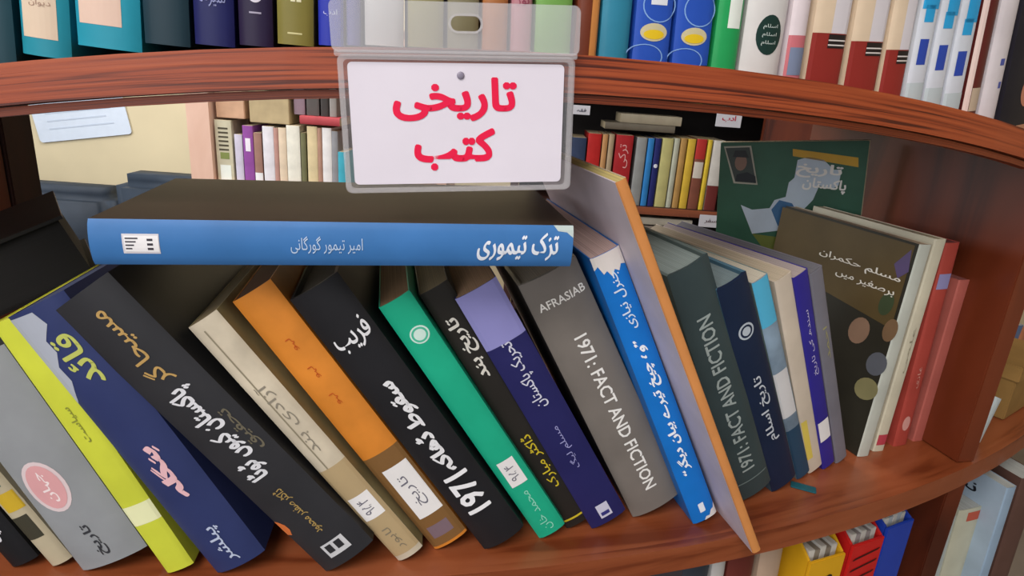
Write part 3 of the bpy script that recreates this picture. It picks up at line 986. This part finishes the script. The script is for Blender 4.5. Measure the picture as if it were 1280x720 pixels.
patch(b, -0.1, 0.4, 0.034, 0.038, '#4a55a0', 'blue_mark')
b = upper(1249, 1300, 165, 0.495, '#1c1a22', 'black book with an orange picture at the right edge of the upper shelf', lean=14, left='#2a2730')
disc(b, -0.002, 0.022, 0.007, 0.010, '#b3765c', 'picture')
disc(b, 0.004, 0.018, 0.006, 0.012, '#a5794e', 'picture', 0.0002)

# ================================================================== GREEN BOOK WITH MAP, standing at the back
yaw = math.radians(-16)
n = Vector((math.sin(yaw), -math.cos(yaw), 0))
P = Vector((0.24, 0.625, 0))
t, n_, up, pr, H, T, base = fit([(897, 171), (1076, 184), (1076, 352), (897, 330)], yaw, P, -6)
d = (lowest(up, pr, base, T) - ZL) / up.y
base = base - up * d
H += d
M = frame(t, n_, up, pr, base, P)
green = empty('book', mtx=M)
tag(green, 'green book standing face out with a pale map and portrait on its cover', 'book', 'books on the middle shelf')
link('cover', box_me(-T / 2, T / 2, 0, 0.012, 0, H, 0.0006), mat('#33624c', 0.4, 0.15), green)
link('page_block', box_me(-T / 2 + 0.002, T / 2 + 0.001, 0.0012, 0.0108, -0.0002, H + 0.0006), pages_mat('#b9a98c'), green)


def flat(parent, pts, color, name, lift=0.0004):
    return link(name, mesh([(x, -lift, z) for x, z in pts], [tuple(range(len(pts)))]), mat(color, 0.4, 0.12), parent)


def gp(px, py):
    q = M.inverted() @ at_plane(px, py, P, n_)
    return (q.x, q.z)


flat(green, [gp(*p) for p in ((991, 186), (1073, 197), (1073, 209), (991, 195))], '#d6a832', 'yellow_band')
fr = flat(green, [gp(*p) for p in ((905, 183), (939, 182), (947, 231), (917, 229))], '#b9b8a8', 'portrait_frame')
flat(green, [gp(*p) for p in ((907, 185), (937, 184), (945, 229), (919, 227))], '#3f4a45', 'portrait_ground', 0.0006)
cxp, czp = gp(926, 203)
pf = link('portrait_face', mesh([(cxp + 0.0055 * math.cos(a * math.pi / 8), -0.0008, czp + 0.008 * math.sin(a * math.pi / 8)) for a in range(16)], [tuple(range(16))]), mat('#8f7466', 0.5), green)
flat(green, [gp(*p) for p in ((916, 196), (919, 188), (932, 188), (936, 197))], '#26292b', 'portrait_cap', 0.001)
flat(green, [gp(*p) for p in ((919, 226), (921, 218), (934, 215), (944, 220), (945, 228))], '#20252a', 'portrait_coat', 0.001)
flat(green, [gp(*p) for p in ((926, 256), (940, 262), (962, 260), (968, 250), (982, 246), (986, 228), (993, 222), (997, 200), (1010, 196), (1030, 200), (1042, 212), (1052, 212), (1048, 232), (1040, 236), (1024, 232), (1016, 250), (1004, 262), (992, 292), (975, 288), (940, 292))], '#c6d6e4', 'map_print')
flat(green, [gp(*p) for p in ((964, 262), (974, 250), (990, 254), (998, 268), (990, 290), (972, 282))], '#3d6f9e', 'map_sea', 0.0006)
for s, cx_, cy_, L, hh in (('تاریخ', 1024, 214, 0.040, 0.014), ('پاکستان', 1030, 232, 0.038, 0.013)):
    X, Z = gp(cx_, cy_)
    lettering(green, s, X, Z, L, hh, 'h', '#f6f4ee', lambda x: -0.0009, 'title_lettering', -0.03, spin=math.radians(-6))
flat(green, [gp(*p) for p in ((940, 292), (1000, 300), (990, 318), (955, 312))], '#6f7a34', 'olive_print')

# ================================================================== LOWER COMPARTMENT: file boxes, books, magazines
ZB = ZL - 0.342


def file_box(px, py, phi, wd, color, label, dp=0.11, rise=0.035):
    """magazine file: front lip height from the pixel of the middle of its front top edge"""
    yw = phi
    n = Vector((math.sin(yw), -math.cos(yw), 0))
    t = Vector((math.cos(yw), math.sin(yw), 0))
    P = arc_pt(phi) - n * 0.01
    q = at_plane(px, py, P, n)
    h = q.z - ZB
    rise = max(0.004, min(rise, 0.321 - h))
    o = empty('file_box', mtx=Matrix(((t.x, -n.x, 0, q.x), (t.y, -n.y, 0, q.y), (0, 0, 1, ZB), (0, 0, 0, 1))))
    tag(o, label, 'file box', 'file boxes under the middle shelf')
    m = mat(color, 0.35, 0.06)
    th = 0.0025
    link('front_panel', box_me(-wd / 2, wd / 2, 0, th, 0.0005, h, 0.0006), m, o)
    link('back_panel', box_me(-wd / 2, wd / 2, dp - th, dp, 0.0005, h + rise, 0.0006), m, o)
    for s in (-1, 1):
        me = prism([(th + 0.0002, 0.0005), (dp - th - 0.0002, 0.0005), (dp - th - 0.0002, h + rise), (0.045, h + rise), (th + 0.0002, h)], lambda u, v, d: (d, u, v), s * wd / 2, s * (wd / 2 - th))
        link('side_panel', me, m, o)
    link('bottom_panel', box_me(-wd / 2 + th, wd / 2 - th, th, dp - th, 0.0005, 0.003), m, o)
    return o, h, wd


fb, h, wd = file_box(1036, 698, 0.402, 0.037, '#d9a31e', 'yellow plastic file box under the shelf left of the red one')
lettering(fb, '99', 0.0, h - 0.022, 0.018, 0.012, 'h', '#2b2418', lambda x: -0.0004, 'box_lettering', 0.03)
fr_, hr, wr = file_box(1087, 677, 0.440, 0.037, '#c4211f', 'red plastic file box with black slanted lines on its front')
for k in range(5):
    lettering(fr_, '—', 0.0, hr - 0.012 - 0.011 * k, 0.030, 0.002, 'h', '#3a1010', lambda x: -0.0004, 'slanted_line', 0.02, spin=math.radians(8))
fbl, hb, wb = file_box(1127, 655, 0.478, 0.035, '#2140a8', 'blue plastic file box under the shelf nearest the partition')
for src, h_, wd_, cc, lab in ((fb, h, wd, '#8a7f70', 'grey brown papers filed in the yellow box'), (fr_, hr, wr, '#9a9290', 'grey magazines filed in the red box'), (fbl, hb, wb, '#aeb4b8', 'pale magazines filed in the blue box')):
    mg = empty('magazine_bundle', mtx=src.matrix_world.copy())
    tag(mg, lab, 'magazines', 'papers in the file boxes')
    k = 5
    for i in range(k):
        x = -wd_ / 2 + 0.004 + (wd_ - 0.008) * i / k
        link('magazine', box_me(x, x + (wd_ - 0.009) / k, 0.006, 0.10, 0.0035, min(h_ + 0.004 + 0.004 * random.random(), 0.32), 0.0003), mat(cc if i % 2 else '#c9c5bd', 0.6, 0.2), mg)
GL = 'books in the lower compartment'
for k, (q, c_, lab) in enumerate((
        ([(925, 692), (955, 690), (985, 800), (958, 806)], '#b79c86', 'pale tan book under the shelf below the orange spined book'),
        ([(868, 708), (886, 706), (915, 815), (898, 820)], '#c6c2be', 'white book peeking out below the shelf edge'),
        ([(888, 706), (922, 700), (950, 806), (917, 812)], '#6b2f28', 'brown red book between two pale books below the shelf'),
        ([(832, 712), (866, 708), (895, 818), (862, 825)], '#39404a', 'dark slate book below the shelf edge'))):
    spine_book(q, 0.35, 20, 0.14, c_, lab, inset=0.02, ground=ZB, group=GL, hard=False, upright=-3)
GM = 'magazines leaning in the lower right bay'
for k, (q, c_, lab, ins) in enumerate((
        ([(1160, 648), (1180, 656), (1148, 725), (1126, 716)], '#8f9a98', 'grey wrapped magazine nearest the partition in the lower right bay', 0.012),
        ([(1184, 640), (1206, 650), (1172, 715), (1150, 708)], '#a9b0ae', 'pale grey wrapped magazine second from the partition', 0.012),
        ([(1212, 628), (1236, 640), (1198, 712), (1172, 702)], '#b7b5a0', 'cream magazine with a red corner in the lower right bay', 0.010),
        ([(1266, 606), (1276, 611), (1242, 690), (1231, 685)], '#8ea3b8', 'pale blue magazine with black lettering in the lower right bay', -0.006),
        ([(1284, 592), (1304, 600), (1270, 690), (1248, 680)], '#5a4038', 'dark brown magazine at the right edge of the lower bay', 0.004))):
    b = spine_book(q, 0.60, 17, 0.15, c_, lab, inset=ins, ground=ZB, group=GM, hard=False, cat='magazine', name='magazine', bulge=0.0005, pages='#b5b8b4', left='#9fb0c0' if k == 3 else None, upright=-3)
    if k == 2:
        patch(b, -0.2, 0.9, b.H - 0.014, b.H - 0.004, '#b5523a', 'red_corner')
    if k == 3:
        side_text(b, 'نئی زندگی', 0.075, b.H - 0.018, 0.10, 0.016, '#1c1e26')

# right bay, middle shelf, beyond the partition
GR = 'things in the right bay beyond the partition'
b = spine_book([(1268, 410), (1284, 404), (1240, 512), (1226, 518)], 0.575, 33, 0.12, '#4a6b98', 'blue book just beyond the partition at the right edge', inset=0.09, group=GR, hard=False)
b = spine_book([(1246, 500), (1256, 497), (1230, 550), (1218, 556)], 0.57, 33, 0.10, '#b9c2c4', 'small white booklet standing just beyond the partition', group=GR, hard=False)
yw = 0.64
n = Vector((math.sin(yw), -math.cos(yw), 0))
t = Vector((math.cos(yw), math.sin(yw), 0))
q = at_plane(1254, 526, Vector((0, 0, ZL)), Vector((0, 0, 1)))
bx = empty('cardboard_box', mtx=Matrix(((t.x, -n.x, 0, q.x), (t.y, -n.y, 0, q.y), (0, 0, 1, ZL + 0.0005), (0, 0, 0, 1))))
tag(bx, 'tan cardboard box on the shelf beyond the partition at the right edge', 'box')
link('box_body', box_me(0, 0.09, 0, 0.10, 0, 0.05, 0.001), mat('#8b6a38', 0.7, 0.15), bx)
link('box_lid', box_me(-0.002, 0.092, -0.002, 0.102, 0.0405, 0.056, 0.001), mat('#96733e', 0.7, 0.15), bx)

# ================================================================== REAR: wall notice, sofa, far bookcases
yw = 2.995
a_, b_, c_, d_ = at_y(42, 118, yw), at_y(159, 108, yw), at_y(159, 167, yw), at_y(47, 178, yw)
cx, cz = (a_.x + b_.x) / 2, (c_.z + d_.z) / 2
notice = empty('notice', (cx, yw, cz))
tag(notice, 'pale blue paper notice on the beige wall at upper left', 'notice')
Wn, Hn = (b_ - a_).length, (a_.z - d_.z)
me = prism(round_rect(-Wn / 2, Wn / 2, 0, Hn, 0.015), fn, -0.004, 0.0)
me.transform(Matrix.Rotation(-math.atan2(c_.z - d_.z, c_.x - d_.x), 4, 'Y'))
link('paper', me, mat('#c9d3e2', 0.6, 0.03), notice)
for k in range(4):
    me = box_me(-Wn * 0.36, Wn * (0.34 - 0.06 * (k % 2)), -0.0052, -0.0045, Hn * (0.25 + 0.16 * k), Hn * (0.25 + 0.16 * k) + 0.006)
    me.transform(Matrix.Rotation(-math.atan2(c_.z - d_.z, c_.x - d_.x), 4, 'Y'))
    link('text_line', me, mat('#b7c2d3', 0.6, 0.03), notice)

ys = 2.5
s0, s1, s2 = at_y(36, 236, ys), at_y(133, 231, ys), at_y(290, 219, ys)
sofa = empty('sofa', (s1.x, ys + 0.2, 0))
tag(sofa, 'dark navy sofa with two back cushions against the beige wall', 'sofa')
lx = lambda v: v - s1.x
SR = lx(at_y(236, 170, 2.1).x) - 0.03


def cushion(name, x0, x1, z0, z1, y0, y1, m, lv=2):
    me = box_me(x0, x1, y0, y1, z0, z1, 0.05, 4)
    for p in me.polygons:
        p.use_smooth = True
    return link(name, me, m, sofa)


NV = mat('#26303d', 0.6, 0.15, 12)
cushion('back_cushion', lx(s0.x) - 0.5, -0.006, s1.z - 0.42, (s0.z + s1.z) / 2 - 0.01, -0.2, 0.0, NV)
cushion('back_cushion', 0.006, SR, s1.z - 0.42, (s2.z + s1.z) / 2 + 0.005, -0.2, 0.0, NV)
cushion('seat', lx(s0.x) - 0.5, SR, s1.z - 0.62, s1.z - 0.425, -0.62, 0.0, mat('#8f897e', 0.7, 0.1, 12))
cushion('base', lx(s0.x) - 0.5, SR, 0.06, s1.z - 0.625, -0.6, 0.0, NV)
for sx in (lx(s0.x) - 0.45, SR - 0.05):
    for sy in (-0.55, -0.05):
        link('leg', box_me(sx - 0.03, sx + 0.03, sy - 0.03, sy + 0.03, 0, 0.08), W_DARK, sofa)


def far_case(name, label, y, xl, xr, shelf_zs, ztop_, m, posts, dep=0.28, back='#6b5a4a'):
    o = empty(name, (xl, y, 0))
    tag(o, label, 'bookcase')
    Wd = xr - xl
    for z in shelf_zs:
        link('shelf_board', box_me(0.026, Wd - 0.026, 0, dep - 0.012, z - 0.02, z), m, o)
    for px_, w_ in posts:
        link('upright', box_me(px_ - xl, px_ - xl + w_, -0.005, dep, 0, ztop_), m, o)
    link('back_panel', box_me(0.026, Wd - 0.026, dep - 0.0115, dep, 0.02, ztop_), mat(back, 0.6, 0.1), o)
    return o


def far_book(x0, x1, yt, yb, y, spine, label, group, D=0.14, zfoot=None, **kw):
    a, b, c = at_y(x0, yt, y), at_y(x1, yt, y), at_y((x0 + x1) / 2, yb, y)
    zf = c.z if zfoot is None else zfoot
    M = Matrix.Translation(((a.x + b.x) / 2, y, zf))
    H = (a.z + b.z) / 2 - zf
    return make_book('book', M, max(0.006, abs(b.x - a.x) - 0.001), H, D, spine, label=label, group=group, hard=False, **kw)


# --- left rear case (pale, brightly lit)
yl = 2.1
zf = at_y(340, 229, yl).z
pl = at_y(236, 170, yl).x
pw = at_y(264, 170, yl).x - pl
xr = at_y(560, 170, yl).x
zs2 = at_y(300, 119, yl).z
far_case('bookcase', 'pale pinkish wooden bookcase standing by the beige wall', yl, pl, xr, (zf - 0.003, zf - 0.4, zs2 + 0.2), zs2 + 0.24, W_PINK, ((pl, pw), (xr - 0.03, 0.03)), back='#7c6a63')
GA = 'books on the pale rear bookcase'
for x0, x1, yt, c, lab in (
        (267, 288, 150, '#c9c2a8', 'cream book with dark bars beside the pale post'),
        (292, 302, 168, '#c9c3d6', 'thin lilac white book left of the purple one'),
        (302, 315, 157, '#8d4a9a', 'purple book with a white label on the rear shelf'),
        (316, 326, 166, '#9a7468', 'brown book with white foot next to the purple book'),
        (327, 341, 158, '#dcd9e0', 'white book right of the brown book on the rear shelf'),
        (341, 347, 160, '#b58a80', 'thin pinkish brown book among white rear books'),
        (347, 357, 160, '#dbc7ae', 'cream book left of the widest white rear book'),
        (357, 374, 157, '#e2dfd2', 'wide ivory white book on the pale rear shelf'),
        (375, 382, 166, '#6b6a4a', 'dark olive book on the pale rear shelf'),
        (383, 396, 158, '#d5c39a', 'yellowish cream book on the pale rear shelf'),
        (396, 402, 160, '#a98270', 'thin tan book on the pale rear shelf'),
        (402, 414, 160, '#e0dddd', 'white book left of the grey rear book'),
        (414, 422, 164, '#8b8b90', 'grey book on the pale rear shelf'),
        (422, 432, 190, '#3fa6bc', 'short cyan book on the pale rear shelf')):
    b = far_book(x0, x1, yt, 229, yl + 0.01, c, lab, GA, zfoot=zf - 0.0025)
    if x0 == 267:
        for k in range(6):
            patch(b, -0.6, 0.6, b.H * (0.5 + 0.07 * k), b.H * (0.53 + 0.07 * k), '#4c4636', 'bar_print', 0.0006)
        patch(b, -0.5, 0.6, b.H * 0.36, b.H * 0.47, '#7f8a4c', 'green_print', 0.0006)
        patch(b, -0.6, 0.7, 0.0, b.H * 0.26, '#e9eee6', 'white_foot', 0.0006)
    if x0 == 302:
        patch(b, -0.5, 0.5, b.H * 0.55, b.H * 0.78, '#e9e2ee', 'label_patch', 0.0006)
    if x0 == 316:
        patch(b, -1, 1, 0, b.H * 0.2, '#e6e6ea', 'white_foot', 0.0006)
# things lying above these books
xa, xb = at_y(266, 120, yl).x, at_y(306, 120, yl).x
GB = 'boxes above the rear books'


def carton(x0, x1, y0, y1, y, dep, c, lid, label):
    a, b = at_y(x0, y0, y), at_y(x1, y1, y)
    o = empty('carton', (a.x, y, b.z))
    tag(o, label, 'box', GB)
    Wd, Hh = b.x - a.x, a.z - b.z
    link('box_body', box_me(0, Wd, 0, dep, 0, Hh * 0.8, 0.002), mat(c, 0.7, 0.1), o)
    link('box_lid', box_me(-0.001, Wd + 0.001, -0.001, dep + 0.001, Hh * 0.8, Hh, 0.002), mat(lid, 0.7, 0.1), o)
    return o


carton(268, 306, 112, 149, yl + 0.02, 0.12, '#c9a184', '#cfa88c', 'peach cardboard box lying over the cream barred book')
carton(310, 362, 112, 156, yl + 0.02, 0.12, '#b3a07c', '#b9a684', 'tan cardboard box lying over the white rear books')
fbk = at_y(374, 156, yl)
fb2 = at_y(424, 156, yl)
M = Matrix.Translation((fbk.x, yl + 0.005, fbk.z + 0.002)) @ Matrix.Rotation(math.radians(90), 4, 'Y')
make_book('book', M @ Matrix.Translation((-0.014, 0, 0)), 0.026, fb2.x - fbk.x, 0.13, '#b0454c', label='red book lying flat on top of the pale rear books', group=GA, hard=False)
for x0, x1, c, lab in ((366, 380, '#8a7480', 'mauve book end above the red flat book'), (382, 398, '#55504e', 'dark grey book above the red flat book'), (400, 410, '#3a3634', 'black book above the red flat book'), (411, 420, '#8e8a86', 'grey book above the red flat book')):
    far_book(x0, x1, 108, 142, yl + 0.03, c, lab, GA, D=0.10, zfoot=fbk.z + 0.03)

# --- right rear case (dark)
yr = 1.95
zf = at_y(830, 260, yr).z
xl_, xr_ = at_y(640, 200, yr).x, at_y(1010, 200, yr).x
zup = at_y(830, 135, yr).z
far_case('bookcase', 'dark brown rear bookcase behind the orange spined book', yr, xl_, xr_, (zf, zf - 0.34, zup + 0.05), zup + 0.09, W_DARK, ((xl_, 0.025), (xr_ - 0.025, 0.025)), back='#191210')
link('shelf_edge', box_me(at_y(700, 262, yr).x, at_y(930, 262, yr).x, yr - 0.008, yr - 0.001, zf - 0.022, zf - 0.001), wood('wood_far', '#5a2a18', '#7a3f26', '#8a4a2c', 'Object', (3, 40, 40), 0.5)).name = 'shelf_edge'
se = bpy.data.objects['shelf_edge']
rc = [o for o in bpy.data.objects if o.get('label', '').startswith('dark brown rear')][0]
se.parent = rc
se.matrix_parent_inverse = Matrix.Translation(-Vector(rc.location))
GC = 'books on the dark rear bookcase'
pa, pb = at_y(956, 160, yr - 0.03).x, at_y(1120, 160, yr - 0.03).x
link('end_panel', box_me(pa - xl_, pb - xl_, -0.03, -0.008, 0.0, zup + 0.12, 0.002), W_PANEL, rc)
for x0, x1, yt, c, lab in (
        (716, 734, 172, '#2c3a58', 'dark blue book left of the small red rear book'),
        (736, 753, 167, '#b3201f', 'bright red book at the left of the dark rear shelf'),
        (754, 761, 168, '#b98a5a', 'tan book between the two red rear books'),
        (762, 769, 168, '#a89478', 'thin buff book left of the wide red rear book'),
        (771, 793, 169, '#a52026', 'wide red book with white script on the dark rear shelf'),
        (797, 810, 172, '#8d9090', 'grey book left of the blue rear book'),
        (811, 819, 173, '#2c7cc0', 'sky blue book on the dark rear shelf'),
        (820, 828, 173, '#1c2366', 'dark navy book on the dark rear shelf'),
        (829, 843, 173, '#b9b478', 'pale yellow green book on the dark rear shelf'),
        (844, 851, 173, '#b0b3a2', 'pale grey green book on the dark rear shelf'),
        (852, 860, 173, '#b08a50', 'tan gold book on the dark rear shelf'),
        (861, 871, 174, '#d0ae3c', 'yellow book left of the red topped rear book'),
        (872, 885, 174, '#7e4a3a', 'brown book with a red top on the dark rear shelf'),
        (886, 892, 175, '#d6ba38', 'thin yellow book on the dark rear shelf'),
        (893, 908, 176, '#c9c6c0', 'white book with maroon foot beside the green map book')):
    b = far_book(x0, x1, yt, 259, yr + 0.012, c, lab, GC, zfoot=zf + 0.0005)
    if x0 == 771:
        write(b, 'ترکی', 0.7, 0.07, 0.03, 'ccw', '#d8a0a0', bold=0.0)
    if x0 == 872:
        patch(b, -1, 1, b.H * 0.72, b.H, '#b3302c', 'red_top', 0.0006)
        patch(b, -0.9, 0.9, b.H * 0.45, b.H * 0.68, '#cdc6bc', 'white_print', 0.0006)
    if x0 == 893:
        patch(b, -1, 1, 0, b.H * 0.36, '#6b2a28', 'maroon_foot', 0.0006)
    if x0 == 819 or x0 == 820:
        disc(b, 0, b.H * 0.6, 0.006, 0.006, '#d8dce8', 'emblem', 0.0006)
zt_ = max(at_y(830, 172, yr).z, at_y(750, 166, yr).z) + 0.012
for k, (x0, x1, th, c, lab) in enumerate(((757, 846, 0.02, '#6b6458', 'grey green book lying flat over the rear books'), (776, 853, 0.026, '#a39a86', 'buff book lying on the grey green flat book'))):
    a, b2 = at_y(x0, 160, yr), at_y(x1, 160, yr)
    M = Matrix.Translation((a.x, yr + 0.02, zt_ + th / 2 + 0.021 * k)) @ Matrix.Rotation(math.radians(90), 4, 'Y')
    make_book('book', M, th, b2.x - a.x, 0.12, c, label=lab, group=GC, hard=False)


def shelf_tag(x0, x1, y0, y1, y, label, txt, ink):
    a, b = at_y(x0, y0, y), at_y(x1, y1, y)
    o = empty('shelf_tag', ((a.x + b.x) / 2, y, b.z))
    tag(o, label, 'tag', 'white tags on the rear shelves')
    Wd, Hh = b.x - a.x, a.z - b.z
    link('card', box_me(-Wd / 2, Wd / 2, -0.002, 0.0, 0, Hh, 0.0005), mat('#c9c9d2', 0.5, 0.04), o)
    lettering(o, txt, 0, Hh * 0.5, Wd * 0.55, Hh * 0.4, 'h', ink, lambda x: -0.0026, 'tag_lettering', 0.02)


shelf_tag(717, 737, 131, 144, yr - 0.012, 'small white shelf tag just right of the sign holder', 'فقہ', '#4a4a5a')
shelf_tag(897, 925, 137, 160, yr - 0.012, 'white shelf tag with red script above the green map book', 'ادب', '#b03048')
shelf_tag(875, 901, 268, 285, yr - 0.012, 'white shelf tag below the rear shelf left of the green book', 'سفر', '#6a5a60')
# one shelf lower, just visible
for k, (x0, x1, yy, c, lab) in enumerate(((800, 868, 272, '#b9b4a6', 'pale flat book on the lower rear shelf'), (802, 850, 283, '#8a7e74', 'brown grey flat book under the pale one on the lower rear shelf'))):
    a, b2 = at_y(x0, yy, yr), at_y(x1, yy, yr)
    M = Matrix.Translation((a.x, yr + 0.015, a.z - 0.012)) @ Matrix.Rotation(math.radians(90), 4, 'Y')
    make_book('book', M, 0.022, b2.x - a.x, 0.14, c, label=lab, group='books on the lower rear shelf', hard=False)
